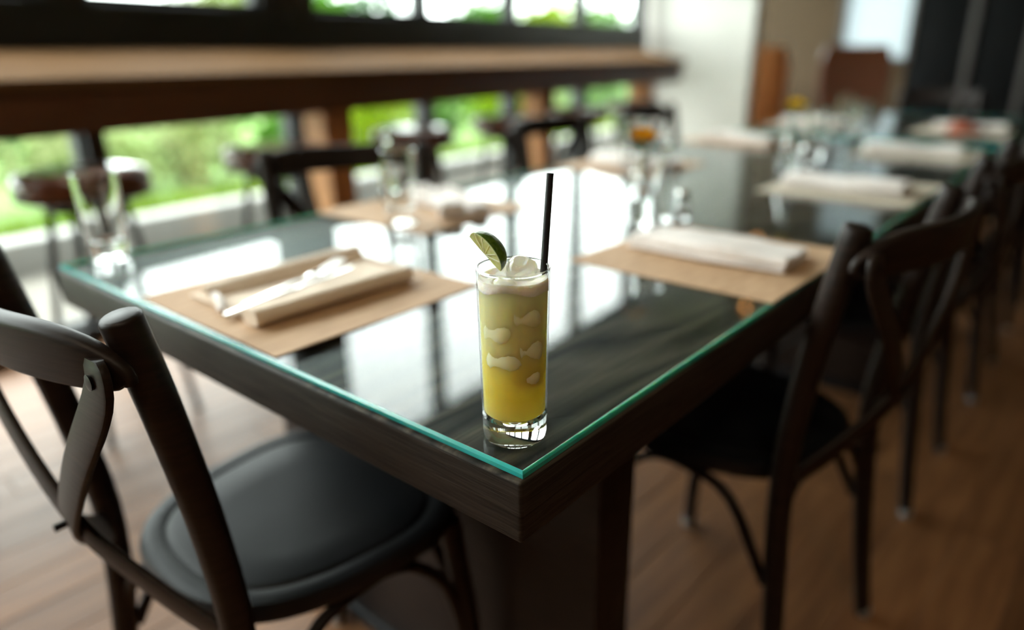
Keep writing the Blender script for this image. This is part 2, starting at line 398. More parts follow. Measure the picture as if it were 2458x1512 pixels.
cu = obj('sheer_curtain', bm, 'curtain'); cu.rotation_euler = (0,0,BA); tag(cu, 'pale grey sheer curtain hanging in the far window', 'curtain')

# ---- outside ground
struct(box('pavement', (-14,2.80,-.30), (24,4.02,-.03), 'pave', bev=0)).rotation_euler = (0,0,BA)
struct(box('garden_ground', (-30,4.10,-.30), (45,70,.10), 'soil', bev=0)).rotation_euler = (0,0,BA)
kb = group_empty('trim_kerb', BA)
s = -8
while s < 14:
    box('kerb_stone', (s+.004,4.0,-.20), (s+1.196,4.18,.165), 'concrete', kb, .01); s += 1.2

# ================================================================== TABLES
ZT, ZG = .750, .757
def table(x0, x1, y0, y1, label, glabel, ped):
    t = thing('dining_table', label, 'table', ((x0+x1)/2, (y0+y1)/2, 0))
    hx, hy = (x1-x0)/2, (y1-y0)/2
    bm = bmesh.new(); addbox(bm, (-hx,-hy,.691), (hx,hy,ZT), .004, 3)
    tt = obj('table_top', bm, 'table', t); tt.data.materials.append(MT['tableedge'])
    for q in tt.data.polygons:
        if q.normal.z < .5: q.material_index = 1          # sawn edges show pores, not cathedral grain
    for px in ped:
        p = px-(x0+x1)/2
        box('pedestal', (p,-hy+.115,.03), (p+.09,hy-.115,.69), 'chair', t, .004)
        box('foot_plate', (p-.01,-hy+.105,0), (p+.10,hy-.105,.03), 'metal', t, .004)
    g = thing('glass_sheet', glabel, 'glass sheet', ((x0+x1)/2, (y0+y1)/2, ZT))
    a, b = hx-.006, hy-.003; e = .0022
    bm = bmesh.new(); bm.faces.new([bm.verts.new(v) for v in ((-a+e,-b+e,.007),(a-e,-b+e,.007),(a-e,b-e,.007),(-a+e,b-e,.007))])
    obj('pane', bm, 'sheet', g, smooth=False)
    # polished edge strips: teal stands in for light guided through glass; bevels catch daylight
    for i in range(4):
        q = [(-a,-b),(a,-b),(a,b),(-a,b)]; qi = [(-a+e,-b+e),(a-e,-b+e),(a-e,b-e),(-a+e,b-e)]
        A, B, Ai, Bi = q[i], q[(i+1)%4], qi[i], qi[(i+1)%4]
        bm = bmesh.new()
        v = [bm.verts.new(c) for c in ((*A,.0005),(*B,.0005),(*B,.0045),(*A,.0045),(*Ai,.007),(*Bi,.007),(*Ai,.0005),(*Bi,.0005))]
        for fc in ((0,1,2,3),(3,2,5,4),(4,5,7,6),(6,7,1,0),(0,3,4,6),(1,7,5,2)): bm.faces.new([v[j] for j in fc])
        obj('polished_edge', bm, 'edge', g, smooth=False)
    return t
table(0, 2.60, 0, .985, 'long dark espresso dining table whose corner juts towards the viewer', 'glass sheet with teal edges on the nearer long table', (.30, 1.98))
table(2.63, 4.0, 0, .985, 'dark dining table set end to end behind the long table', 'glass sheet on the farther table beyond the seam', (2.76, 3.6))

# ================================================================== CHAIRS
def make_chair():
    t = thing('crossback_chair', 'x', 'chair')
    # pressed seat
    def outline(k, n=56):
        out = []
        for j in range(n):
            a = 2*math.pi*j/n; c, s_ = math.cos(a), math.sin(a)
            e = .72
            x = math.copysign(abs(c)**e, c); y = math.copysign(abs(s_)**e, s_)
            hw = .197+.026*y
            out.append((hw*x*k, .01+.200*y*k))
        return out
    bm = bmesh.new(); rings = []
    for k, z in ((.93,.428),(.985,.430),(1.0,.438),(1.0,.450),(.985,.458),(.95,.460),(.86,.459),(.845,.4565),(.83,.459),(.80,.4605),(.5,.455),(.2,.452)):
        rings.append([bm.verts.new((x,y,z)) for x,y in outline(k)])
    for A, B in zip(rings, rings[1:]):
        for j in range(56): bm.faces.new((A[j],A[(j+1)%56],B[(j+1)%56],B[j]))
    bm.faces.new(rings[0][::-1]); bm.faces.new(rings[-1])
    obj('seat', bm, 'seat', t)
    for sx in (-1, 1):
        bm = bmesh.new()
        pts = smoothpts([(sx*.195,-.225,0),(sx*.180,-.200,.2),(sx*.172,-.180,.44),(sx*.178,-.192,.60),(sx*.186,-.218,.76),(sx*.188,-.238,.862)], 22)
        def pf(i, tt): 
            k = .0185-.004*max(0,(.32-tt)/.32)
            if i == 23: k *= .93
            if i == 24: k *= .78
            return circ(k, n=14)
        d_ = (pts[-1]-pts[-2]).normalized(); pts += [pts[-1]+d_*.0022, pts[-1]+d_*.0036]
        sweep(bm, pts, pf, (0,1,0)); obj('back_post', bm, 'chair', t)
        pts = smoothpts([(sx*.200,.185,0),(sx*.190,.172,.2),(sx*.172,.150,.43)], 10)
        bm = bmesh.new(); sweep(bm, pts, lambda i,tt: circ(.013+.005*tt, n=12), (0,1,0)); lg = obj('leg', bm, 'chair', t)
        for (x,y) in ((sx*.200,.185),(sx*.195,-.225)):
            g = lathe('glide', [(0,0),(.0145,0),(.0155,.012),(.0145,.02),(0,.02)], 'foot', t, 12); g.location = (x,y,-.0005)
        # bent braces under the seat
        tube('brace', [(sx*.186,.163,.20),(sx*.178,.13,.33),(sx*.172,.06,.405),(sx*.17,-.02,.415),(sx*.172,-.10,.39),(sx*.176,-.175,.27)], .009, 'chair', t, 20, 10, (1,0,0))
    tube('brace', [(-.186,.163,.20),(-.155,.155,.33),(-.08,.15,.41),(.08,.15,.41),(.155,.155,.33),(.186,.163,.20)], .009, 'chair', t, 20, 10, (0,1,0))
    tube('brace', [(-.178,-.190,.27),(-.15,-.178,.36),(-.08,-.165,.412),(.08,-.165,.412),(.15,-.178,.36),(.178,-.190,.27)], .009, 'chair', t, 20, 10, (0,1,0))
    # bowed top rail behind the posts
    def ry(x): return -.252-.050*(1-(x/.205)**2)
    bm = bmesh.new(); n = 36; pts = []; H = []
    for i in range(n+1):
        a = -1+2*i/n; x = .212*math.sin(a*math.pi/2); q = min(abs(x)/.212, 1)
        bot = .801+.004*max(0,(q-.9)/.1)**2; top = bot+.011+.051*math.sqrt(max(0,1-max(0,(q-.45)/.55)**2.6))
        pts.append((x, ry(x), (top+bot)/2)); H.append((top-bot)/2)
    def rp(i, tt):
        h = H[i]; q = abs(pts[i][0])/.212; th = .0095-.004*max(0,(q-.8)/.2)**2
        return [(a, b) for a, b in rrect(th, h, min(.007,h*.9,th*.9), 3)]
    sweep(bm, pts, rp, (0,-.19,1)); obj('top_rail', bm, 'chair', t)
    # crossing bent slats
    for sx in (-1, 1):
        o = .0135 if sx > 0 else .0065
        ctrl = [(sx*.199, ry(.199)-.0135, .838),(sx*.195, ry(.195)-.0145, .80),(sx*.115,-.275-o*.4,.70),(sx*.0,-.258-o*.7,.585),(-sx*.085,-.222-o*.4,.510),(-sx*.150,-.192,.464)]
        bm = bmesh.new(); pts = smoothpts(ctrl, 26)
        # slats stand flat to the back: wide in x-z, thin in y
        rings = []
        for i, p in enumerate(pts):
            tt = (pts[min(i+1,26)]-pts[max(i-1,0)]).normalized(); wdir = tt.cross(Vector((0,1,0))).normalized(); nd = wdir.cross(tt)
            wd = .0205 if i > 1 else (.012 if i == 0 else .0185)
            rings.append([bm.verts.new(p+wdir*a+nd*b) for a,b in rrect(wd,.0042,.003,2)])
        kk = len(rings[0])
        for A, B in zip(rings, rings[1:]):
            for j in range(kk): bm.faces.new((A[j],A[(j+1)%kk],B[(j+1)%kk],B[j]))
        bm.faces.new(rings[0][::-1]); bm.faces.new(rings[-1])
        sl = obj('cross_slat', bm, 'chair', t)
        bo = lathe('bolt', [(0,.0),(.006,0),(.0075,.003),(0,.005)], 'bolt', sl, 12); bo.location = (sx*.197, ry(.197)-.0177, .818); bo.rotation_euler = (R(90),0,0)
    bo = lathe('bolt', [(0,0),(.0042,0),(.0045,.012),(0,.0125)], 'bolt', t, 12); bo.location = (0,-.272,.585); bo.rotation_euler = (R(90),0,0)
    return t
proto = make_chair(); first = [True]
def chair(x, y, rot, label, group=None):
    o = proto if first[0] else copy_tree(proto); first[0] = False
    o.location = (x,y,0); o.rotation_euler = (0,0,R(rot)); o['label'] = label
    o['group'] = group or 'black cross-back chairs around the long table'
    return o
chair(.085, .505, -90, 'black cross-back chair nearest the viewer, tucked under the table end')
chair(.783, .140, -6, 'black cross-back chair nearest on the right long side of the table')
chair(1.56, .135, 0, 'black cross-back chair second along the right side of the table')
chair(2.36, .12, 0, 'black cross-back chair third along the right side of the table')
chair(3.16, .12, 0, 'black cross-back chair fourth along the right side, beside the far table')
chair(.605, .945, 150, 'black cross-back chair nearest on the window side, in front of bar stools')
chair(1.70, 1.01, 180, 'black cross-back chair in the middle of the window side')
chair(2.36, 1.0, 180, 'black cross-back chair third on the window side, before the cream wall')
chair(4.02, .52, 90, 'black cross-back chair at the far head of the farther table')

# ================================================================== BAR AND STOOLS
bt = thing('bar_counter', 'long wooden window bar with honey top and dark stained apron', 'bar counter', (0,0,0), BA)
bm = bmesh.new()
poly = [(-3.0,1.985),(5.15,1.985),(5.62,2.655),(-3.0,2.655)]
zf = lambda n: 1.022+(n-1.985)/(2.655-1.985)*.092
lo_ = [bm.verts.new((s_,n_,zf(n_)-.035)) for s_,n_ in poly]; hi_ = [bm.verts.new((s_,n_,zf(n_))) for s_,n_ in poly]
bm.faces.new(lo_[::-1]); bm.faces.new(hi_)
for i in range(4): bm.faces.new((lo_[i],lo_[(i+1)%4],hi_[(i+1)%4],hi_[i]))
bmesh.ops.bevel(bm, geom=list(bm.edges), offset=.006, segments=2, affect='EDGES')
obj('bar_top', bm, 'bartop', bt)
bm = bmesh.new(); poly = [(-3.0,2.0),(5.12,2.0),(5.40,2.40),(-3.0,2.40)]; poly_prism(bm, poly, .866, .985)
bmesh.ops.bevel(bm, geom=list(bm.edges), offset=.004, segments=1, affect='EDGES')
obj('apron', bm, 'apron', bt)
box('apron_lip', (-3.0,1.990,.985), (5.13,2.06,1.002), 'apron', bt, .002)
for s in (-2.4,-.05,1.70,3.33,4.75):
    bm = bmesh.new(); v = []
    for z, hw in ((0,.055),(.866,.080)):
        v.append([bm.verts.new((s+a*hw, 2.16+b*.07, z)) for a,b in ((-1,-1),(1,-1),(1,1),(-1,1))])
    bm.faces.new(v[0][::-1]); bm.faces.new(v[1])
    for j in range(4): bm.faces.new((v[0][j],v[0][(j+1)%4],v[1][(j+1)%4],v[1][j]))
    bmesh.ops.bevel(bm, geom=list(bm.edges), offset=.006, segments=2, affect='EDGES')
    obj('leg', bm, 'barleg', bt)
def make_stool():
    t = thing('bar_stool', 'x', 'stool')
    lathe('seat', [(0,.675),(.135,.675),(.163,.685),(.176,.712),(.178,.735),(.168,.752),(.140,.759),(.07,.756),(0,.754)], 'leather', t, 36)
    lathe('piping', [(.172,.688),(.1775,.690),(.1775,.697),(.172,.699)], 'bolt', t, 36, closed=True)
    lathe('seat_plate', [(0,.655),(.11,.655),(.11,.675),(0,.675)], 'metal', t, 24)
    for k in range(4):
        a = R(45+90*k); c, s_ = math.cos(a), math.sin(a)
        tube('leg', [(c*.10,s_*.10,.665),(c*.15,s_*.15,.35),(c*.20,s_*.20,.0)], .011, 'metal', t, 6, 8, (0,1,.1))
    lathe('foot_ring', [(.170,.24),(.182,.24),(.182,.255),(.170,.255)], 'metal', t, 32, closed=True)
    return t
st = make_stool()
for i, (s, n, lab) in enumerate(((.56,1.90,'brown leather bar stool behind the empty glass on the left'),(1.22,1.90,'brown leather bar stool behind the nearest window-side chair, left of the first bar leg'),
      (1.94,1.90,'brown leather bar stool right of the first orange bar leg'),(2.64,1.90,'brown leather bar stool behind the middle window-side chair'),(3.36,1.90,'brown leather bar stool just past the second bar leg'),(4.1,1.90,'brown leather bar stool farthest along the window bar'))):
    o = st if i == 0 else copy_tree(st)
    o.location = SN(s, n); o.rotation_euler = (0,0,BA); o.scale = (1,1,1.03); o['label'] = lab; o['group'] = 'leather stools at the window bar'

# ================================================================== PLACE SETTINGS
def rotloc(o, loc, rz=0): o.location = loc; o.rotation_euler = (0,0,R(rz)); return o
def placemat(x0, y0, label, rz=0, m='paper', w=.335, d=.335, z=ZG):
    bm = bmesh.new(); n = 6
    def hz(x, y): return .0006*math.sin(9*x+4*y)
    top = [[bm.verts.new((-w/2+w*i/n, -d/2+d*j/n, .0016+.0006*math.sin(i*1.3+j))) for j in range(n+1)] for i in range(n+1)]
    bot = [[bm.verts.new((-w/2+w*i/n, -d/2+d*j/n, .0003)) for j in range(n+1)] for i in range(n+1)]
    for i in range(n):
        for j in range(n):
            bm.faces.new((top[i][j],top[i+1][j],top[i+1][j+1],top[i][j+1])); bm.faces.new((bot[i][j],bot[i][j+1],bot[i+1][j+1],bot[i+1][j]))
    for i in range(n):
        bm.faces.new((bot[i][0],bot[i+1][0],top[i+1][0],top[i][0])); bm.faces.new((bot[i+1][n],bot[i][n],top[i][n],top[i+1][n]))
        bm.faces.new((bot[0][i+1],bot[0][i],top[0][i],top[0][i+1])); bm.faces.new((bot[n][i],bot[n][i+1],top[n][i+1],top[n][i]))
    o = obj('placemat', bm, m); tag(o, label, 'placemat', 'square paper placemats'); return rotloc(o, (x0+w/2, y0+d/2, z), rz)
placemat(.012, .362, 'brown paper placemat under the open napkin with fork', 0)
placemat(.530, .000, 'brown paper placemat nearest on the right side of the table', -1)
placemat(1.305, .010, 'brown paper placemat second along the right side', -1, 'paper2')
placemat(2.085, .030, 'brown paper placemat third along the right side', 2, 'paper2')
placemat(2.90, .040, 'pale paper placemat carrying the rust-red bundle', 0, 'paper2')
placemat(.512, .655, 'brown paper placemat on the window side under a rumpled napkin', 0)
placemat(1.33, .640, 'brown paper placemat behind the orange flower on the window side', 1)
placemat(2.12, .640, 'paper placemat on the window side before the cream wall', 0)
placemat(2.92, .630, 'pale paper placemat on the window side of the farther table', 0, 'paper2')

ZM = ZG+.0026
def napkin(name_label, x, y, rz, L=.26, W=.125, m='linen', seed=0, rough=1., z=ZM):
    """long folded cloth: two lapped folds with soft rounded edges"""
    rn = random.Random(seed); t = thing('napkin', name_label, 'napkin', (x,y,z), R(rz), 'folded cloth napkins'); 
    ph = [rn.random()*6 for _ in range(6)]
    def fold(nm, v0, v1, z0, h, sh):
        bm = bmesh.new(); n = 24; rings = []
        for i in range(n+1):
            uu = i/n; xx = -L/2+L*uu+sh
            e = 1-.10*(max(0,abs(uu-.5)-.42)/.08)**2
            y0 = v0+.004*rough*math.sin(5*uu+ph[0]); y1 = v1+.005*rough*math.sin(6*uu+ph[1])
            hh = h*e*(1+.18*rough*math.sin(7*uu+ph[2]))
            ring = []; k = 18
            for j in range(k):
                a = 2*math.pi*j/k; c, s_ = math.cos(a), math.sin(a)
                yy = (y0+y1)/2+(y1-y0)/2*math.copysign(abs(c)**.5, c)
                zz_ = z0+hh/2+hh/2*math.copysign(abs(s_)**.7, s_)
                if s_ > .3: zz_ += .0022*rough*math.sin(14*uu+9*c+ph[3])+.0015*rough*math.sin(31*c+ph[4])
                ring.append(bm.verts.new((xx, yy, zz_)))
            rings.append(ring)
        for A, B in zip(rings, rings[1:]):
            for j in range(18): bm.faces.new((A[j],A[(j+1)%18],B[(j+1)%18],B[j]))
        bm.faces.new(rings[0][::-1]); bm.faces.new(rings[-1]); return obj(nm, bm, m, t)
    fold('lower_fold', -W/2, W/2, 0, .010, 0)
    fold('front_fold', -W/2, -.010*rough, .0085, .011, .003)
    fold('rear_fold', .004, W/2, .0085, .019, -.004)
    return t
napkin('off-white folded napkin on the nearest right-side placemat', .715, .172, 90, .265, .125, 'linen', 1)
napkin('off-white folded napkin on the second right-side placemat', 1.47, .19, 91, .27, .13, 'linen', 2)
napkin('off-white folded napkin on the third right-side placemat', 2.27, .21, 92, .27, .13, 'linen', 3)
napkin('off-white folded napkin on the red bundle\'s placemat', 3.19, .20, 90, .26, .09, 'linen', 4, .6)
napkin('rumpled white napkin on the nearest window-side placemat', .725, .80, 62, .25, .10, 'linen', 9, 2.2)
napkin('white napkin behind the orange flower on the window side', 1.50, .80, 85, .26, .12, 'linen', 6, 1.6)
napkin('white napkin on the window-side placemat before the cream wall', 2.28, .80, 88, .26, .13, 'linen', 7, 1.3)
napkin('white napkin on the farther table, window side', 3.08, .80, 90, .26, .13, 'linen', 8, 1.3)

# ---- open napkin with cutlery on the near placemat
nt = thing('napkin', 'cream cloth napkin folded open around a fork and knife', 'napkin', (.175,.545,ZM), R(-1.5), 'folded cloth napkins')
def grid(name, nu, nv, fn, m, parent, thick=.0016):
    bm = bmesh.new(); V = [[bm.verts.new(fn(i/nu, j/nv)) for j in range(nv+1)] for i in range(nu+1)]
    for i in range(nu):
        for j in range(nv): bm.faces.new((V[i][j],V[i+1][j],V[i+1][j+1],V[i][j+1]))
    bmesh.ops.recalc_face_normals(bm, faces=bm.faces)
    bmesh.ops.solidify(bm, geom=list(bm.faces), thickness=thick)
    return obj(name, bm, m, parent)
grid('base_sheet', 16, 14, lambda a,b: (-.120+.262*a, -.088+.185*b+.004*math.sin(4*a), .0018+.0012*math.sin(6*a+3*b)), 'linen2', nt)
# near rolled edge: thick flattened roll
bm = bmesh.new(); pts = smoothpts([(-.128,-.080,.0115),(-.05,-.081,.0125),(.05,-.083,.0135),(.122,-.082,.0125)], 20)
sweep(bm, pts, lambda i,t: [(a*(1+.10*math.sin(5*t+1)), b) for a,b in rrect(.0165,.0105,.0098,5)]); obj('near_roll', bm, 'linen2', nt)
# far flap: a raised soft fold
def flap(a, b):
    yy = .052+.050*b+.006*math.sin(3*a)
    zz_ = .003+.0175*math.sin(math.pi*min(1,b*1.05))**.8*(.75+.35*a)
    return (-.115+.262*a+.012*b, yy, zz_)
grid('far_fold', 18, 12, flap, 'linen2', nt)
bm = bmesh.new(); pts = smoothpts([(-.128,-.01,.004),(-.115,.02,.010),(-.105,.055,.006)], 10)
sweep(bm, pts, lambda i,t: circ(.006,.004,10)); obj('crumpled_corner', bm, 'linen', nt)
def cutlery_handle(bm, L, w0, w1, th):
    pts = [(-L/2+L*i/14, 0, .0016+.0012*math.sin(math.pi*i/14)) for i in range(15)]
    def pf(i, t):
        wd = w0+(w1-w0)*t
        if i == 0: wd *= .55
        return rrect(wd, th, th*.8, 2)
    sweep(bm, pts, pf)
def fork(loc, rot, label):
    t = thing('fork', label, 'fork', loc, 0, 'steel cutlery'); t.rotation_euler = rot
    bm = bmesh.new(); cutlery_handle(bm, .11, .0060, .0030, .0014); h = obj('handle', bm, 'steel', t)
    bm = bmesh.new()
    pts = smoothpts([(.054,0,.0016),(.068,0,.0030),(.085,0,.0012),(.098,0,.0012)], 10)
    ws = [.003,.0032,.004,.006,.009,.0105,.011,.0112,.0112,.0112,.0112]
    sweep(bm, pts, lambda i,t_: rrect(ws[i], .0011, .0008, 2)); obj('head', bm, 'steel', t)
    for k in range(4):
        y = -.0094+.00627*k; bm = bmesh.new()
        pts = smoothpts([(.096,y,.0012),(.115,y,.0035),(.132,y*.95,.0075)], 8)
        sweep(bm, pts, lambda i,t_: rrect(.0019*(1-.45*t_), .0010, .0007, 2)); obj('tine', bm, 'steel', t)
    return t
def knife(loc, rot, label):
    t = thing('knife', label, 'knife', loc, 0, 'steel cutlery'); t.rotation_euler = rot
    bm = bmesh.new(); cutlery_handle(bm, .11, .0070, .0060, .0026); obj('handle', bm, 'steel', t)
    bm = bmesh.new(); pts = [(.054+.11*i/12, .001*math.sin(i/12*3), .0022) for i in range(13)]
    sweep(bm, pts, lambda i,t_: rrect(.0062*(1-max(0,t_-.6)**2*4.5)+.0008, .0008, .0006, 2)); obj('blade', bm, 'steel', t)
    return t
fork((.128,.543,ZM+.0070), (0,R(-4),R(9)), 'steel fork lying open in the cream napkin')
knife((.092,.520,ZM+.0062), (0,R(-3),R(5)), 'steel knife with handle sticking out of the cream napkin')
knife((.718,.100,ZM+.0098), (0,0,R(91)), 'steel knife end poking out of the nearest right-side napkin')
knife((1.50,.118,ZM+.0098), (0,0,R(91)), 'steel knife end poking out of the second right-side napkin')

# ================================================================== GLASSWARE
def tumbler_profile(r0, r1, h, base, wall):
    return [(0,0),(r0-.003,0),(r0,.003),(r0+(r1-r0)*.5,h*.5),(r1,h-.001),(r1-wall*.5,h),(r1-wall,h-.001),(r0+(r1-r0)*.5-wall*1.1,h*.5),(r0-wall*1.4+(r1-r0)*base/h,base+.006),(r0-wall*1.4-.006,base+.001),(0,base)]
def empty_glass(x, y, label, z=ZG+.0003):
    o = lathe('drinking_glass', tumbler_profile(.0300,.0345,.143,.026,.0032), 'clear', None, 48)
    o.location = (x,y,z); tag(o, label, 'glass', 'empty drinking glasses'); return o
empty_glass(.075, .952, 'empty clear tumbler on the far left corner of the table')
empty_glass(.552, .760, 'empty clear tumbler on the window-side placemat with the rumpled napkin', ZM)
empty_glass(1.385, .735, 'empty clear tumbler left of the orange flower, window side', ZM)
empty_glass(2.10, .470, 'empty clear tumbler just right of the yellow flower')
empty_glass(2.45, .425, 'empty clear tumbler between yellow flower and rust-red bundle')
empty_glass(2.86, .60, 'empty clear tumbler standing on the farther table')

def flower(t, mat_, loc, rad, npet, seed):
    rn = random.Random(seed); hd = bpy.data.objects.new('blossom', None)
    bm = bmesh.new()
    for ring, (k, tilt, sc_) in enumerate(((npet,20,1.0),(npet,48,.82),(max(5,npet-3),72,.6))):
        for i in range(k):
            a = 2*math.pi*(i+ring*.5)/k+rn.random()*.15; e = R(tilt+rn.uniform(-6,6))
            d = Vector((math.cos(a)*math.cos(e), math.sin(a)*math.cos(e), math.sin(e))); sd = Vector((-math.sin(a), math.cos(a), 0)); L = rad*sc_
            up = sd.cross(d)
            P = [Vector((0,0,0)), d*L*.55+sd*L*.26, d*L*.95+sd*L*.17-up*L*.1, d*L-up*L*.12, d*L*.95-sd*L*.17-up*L*.1, d*L*.55-sd*L*.26]
            bm.faces.new([bm.verts.new(p) for p in P])
    bpy.data.objects.remove(hd)
    o = obj('blossom', bm, mat_, t, recalc=False); o.location = loc; return o
def vase(x, y, petal, label, hgt, seed, lean=(0,0), group='flower vases on the table'):
    t = thing('bud_vase', label, 'vase', (x,y,ZG+.0003), 0, group)
    out = [(0,0),(.022,0),(.025,.003),(.026,.03),(.0255,.062),(.0215,.085),(.0135,.104),(.0115,.118),(.0118,.134),(.0135,.140)]
    inn = [(.0120,.140),(.0098,.134),(.0095,.118),(.0115,.103),(.0195,.084),(.0235,.062),(.0238,.03),(.0225,.008),(0,.006)]
    lathe('bottle', out+inn, 'clear', t, 36)
    lathe('water', [(0,.0063),(.0222,.0083),(.0236,.03),(.0233,.055),(0,.055)], 'water', t, 28)
    tube('stem', [(.004,0,.012),(0,0,.08),(0,0,.13),(lean[0],lean[1],hgt)], .0018, 'stem', t, 12, 8, (0,1,0))
    for k in range(3):
        a = k*2.1+seed; bm = bmesh.new(); c, s_ = math.cos(a), math.sin(a)
        P = [(0,0,hgt-.03),(c*.014-s_*.006,s_*.014+c*.006,hgt-.016),(c*.030,s_*.030,hgt-.008),(c*.014+s_*.006,s_*.014-c*.006,hgt-.020)]
        bm.faces.new([bm.verts.new(p) for p in P]); obj('leaf', bm, 'stem', t, recalc=False)
    flower(t, petal, (lean[0],lean[1],hgt-.012), .034, 13, seed)
    return t
v1 = vase(.815, .372, 'petal_o', 'clear bottle vase with an orange flower behind the nearest right placemat', .172, 3, (.004,.004))
v2 = vase(1.62, .385, 'petal_y', 'clear bottle vase with a yellow flower behind the second right placemat', .184, 5, (.003,-.002))
for t in (v1, v2):      # a coral bud drowned in each bottle
    flower(t, 'petal_c', (.003,.002,.066), .012, 7, 8)
def carafe(x, y, label, k=1., z=ZG+.0003):
    t = thing('glass_bottle', label, 'bottle', (x,y,z), 0, 'small clear stoppered bottles')
    out = [(0,0),(.023*k,0),(.026*k,.003),(.0265*k,.05),(.023*k,.075),(.012*k,.098),(.0095*k,.112),(.0095*k,.130),(.0115*k,.134)]
    inn = [(.0095*k,.134),(.0078*k,.130),(.0078*k,.112),(.010*k,.098),(.0208*k,.074),(.0243*k,.05),(.0238*k,.008),(0,.006)]
    lathe('bottle', out+inn, 'clear', t, 32)
    lathe('stopper', [(0,.122),(.0070*k,.122),(.0076*k,.1345),(.0115*k,.137),(.0135*k,.146),(.010*k,.156),(0,.159)], 'clear', t, 24)
    return t
carafe(.895, .372, 'clear stoppered bottle between the orange flower and the nearest right napkin')
carafe(.690, .955, 'clear stoppered bottle beside the tumbler on the window side', .8)
def shaker(x, y, label, z=ZG+.0003):
    t = thing('salt_shaker', label, 'shaker', (x,y,z), 0, 'glass shakers')
    lathe('body', [(0,0),(.016,0),(.0175,.003),(.0165,.03),(.0135,.042),(.0118,.042),(.0145,.029),(.0155,.006),(0,.005)], 'clear', t, 24)
    lathe('salt', [(0,.0052),(.0150,.0065),(.0146,.022),(0,.022)], 'white', t, 20)
    lathe('cap', [(0,.042),(.0145,.042),(.0145,.050),(.011,.056),(0,.058)], 'steel', t, 24)
shaker(.93, .345, 'small glass salt shaker with steel cap beside the stoppered bottle')
shaker(1.80, .400, 'small glass salt shaker with steel cap beside the yellow flower')
# rust red bundle on the far mat
bm = bmesh.new(); bmesh.ops.create_icosphere(bm, subdivisions=4, radius=1)
for v in bm.verts:
    p = v.co; d = 1+.16*math.sin(7*p.x+2*p.y)+.12*math.sin(9*p.y+3)+.08*math.sin(15*p.z+5*p.x)
    v.co = Vector((p.x*.075*d, p.y*.055*d, max(0,p.z)*.034*d))
o = obj('cloth_bundle', bm, 'rust'); o.location = (3.05,.20,ZM); tag(o, 'rust-red crumpled bundle on the pale far placemat', 'cloth bundle')

# ================================================================== THE COCKTAIL
GX, GY, GZ = .0487, .0470, ZG+.0003
ck = thing('cocktail', 'tall yellow cocktail in a clear highball glass at the table corner', 'drink', (GX,GY,GZ))
RB, RT, GH, BASE, WALL = .0275, .0302, .153, .0235, .0016
rad = lambda z: RB+(RT-RB)*z/GH
prof = [(0,.0012),(RB-.007,.0008),(RB-.003,0),(RB-.0006,.0018)]+[(rad(z),z) for z in (.006,.014,BASE-.001)]
prof += [(RB-.0022,BASE+.0006),(RB-.010,BASE+.0002),(0,BASE)]
lathe('glass_base', prof, 'clear', ck, 72)
prof = [(rad(z),z) for z in (BASE-.001,.05,.08,.11,.14,GH-.0012)]+[(RT-WALL*.5,GH),(RT-WALL,GH-.0012)]+[(rad(z)-WALL,z) for z in (.146,.14)]
lathe('glass_wall', prof, 'wall', ck, 72)
lathe('rim', [(RT-WALL*.5+.0011*math.cos(a*math.pi/6), GH-.0006+.0011*math.sin(a*math.pi/6)) for a in range(12)], 'clear', ck, 72, closed=True)
LT = .139
WL = .0016
lp = [(0,BASE+.0002),(RB-.010,BASE+.0005),(RB-.0030,BASE+.0012)]+[(rad(z)-WL,z) for z in (BASE+.003,.05,.08,.11,LT)]+[(0,LT)]
lathe('yellow_liquid', lp, 'drink', ck, 64)
wob = lambda a: .0018*math.sin(2*a+.6)+.0011*math.sin(5*a+2)
bm = bmesh.new(); n = 64; rings = []
for rr_, z, wk in ((0,LT+.0008,0),(.018,LT+.0008,0),(rad(LT)-WL-.0005,LT-.003,.9),(rad(LT)-WL+.0004,LT-.0025,1.7),(rad(LT)-WL+.0004,LT+.003,0),(rad(LT)-WALL-.0002,LT+.0062,.3),(rad(LT)-WALL-.004,LT+.0046,.5),(.014,LT+.0040,.6),(0,LT+.0042,0)):
    rings.append([bm.verts.new((rr_*math.cos(2*math.pi*j/n), rr_*math.sin(2*math.pi*j/n), z+wk*wob(2*math.pi*j/n))) for j in range(n)] if rr_ else [bm.verts.new((0,0,z))])
for A, B in zip(rings, rings[1:]):
    for j in range(n):
        q = (j+1) % n
        if len(A) == 1: bm.faces.new((A[0],B[q],B[j]))
        elif len(B) == 1: bm.faces.new((A[j],A[q],B[0]))
        else: bm.faces.new((A[j],A[q],B[q],B[j]))
obj('foam', bm, 'foam', ck)
rt = Vector((r.x, r.y, 0)).normalized(); fw = Vector((f.x, f.y, 0)).normalized()     # towards the viewer's right / away
def icecube(loc, size, rot, m, label, melt=.30):
    bm = bmesh.new(); addbox(bm, (-.5,-.5,-.5), (.5,.5,.5)); 
    bmesh.ops.subdivide_edges(bm, edges=list(bm.edges), cuts=5, use_grid_fill=True)
    for v in bm.verts:
        p = v.co.copy(); s_ = p.normalized()*.62; q = p.lerp(s_, .86)
        v.co = Vector((q.x*size[0], q.y*size[1], q.z*size[2]))*(1+.03*math.sin(9*p.x+5*p.z)+.03*math.sin(8*p.y))
    o = obj('ice_cube', bm, m); o.location = loc; o.rotation_euler = [R(a) for a in rot]
    tag(o, label, 'ice cube', 'ice cubes in the cocktail'); return o
def inglass(dr, df, z): v = Vector((GX,GY,GZ+z))+rt*dr+fw*df; return v
icecube(inglass(.0065,.006,.1475), (.027,.022,.021), (12,8,40), 'ice', 'pale ice cube rising above the foam beside the lime')
icecube(inglass(-.008,-.0165,.1415), (.021,.015,.012), (4,6,70), 'ice', 'flat ice cube in the foam at the front rim')
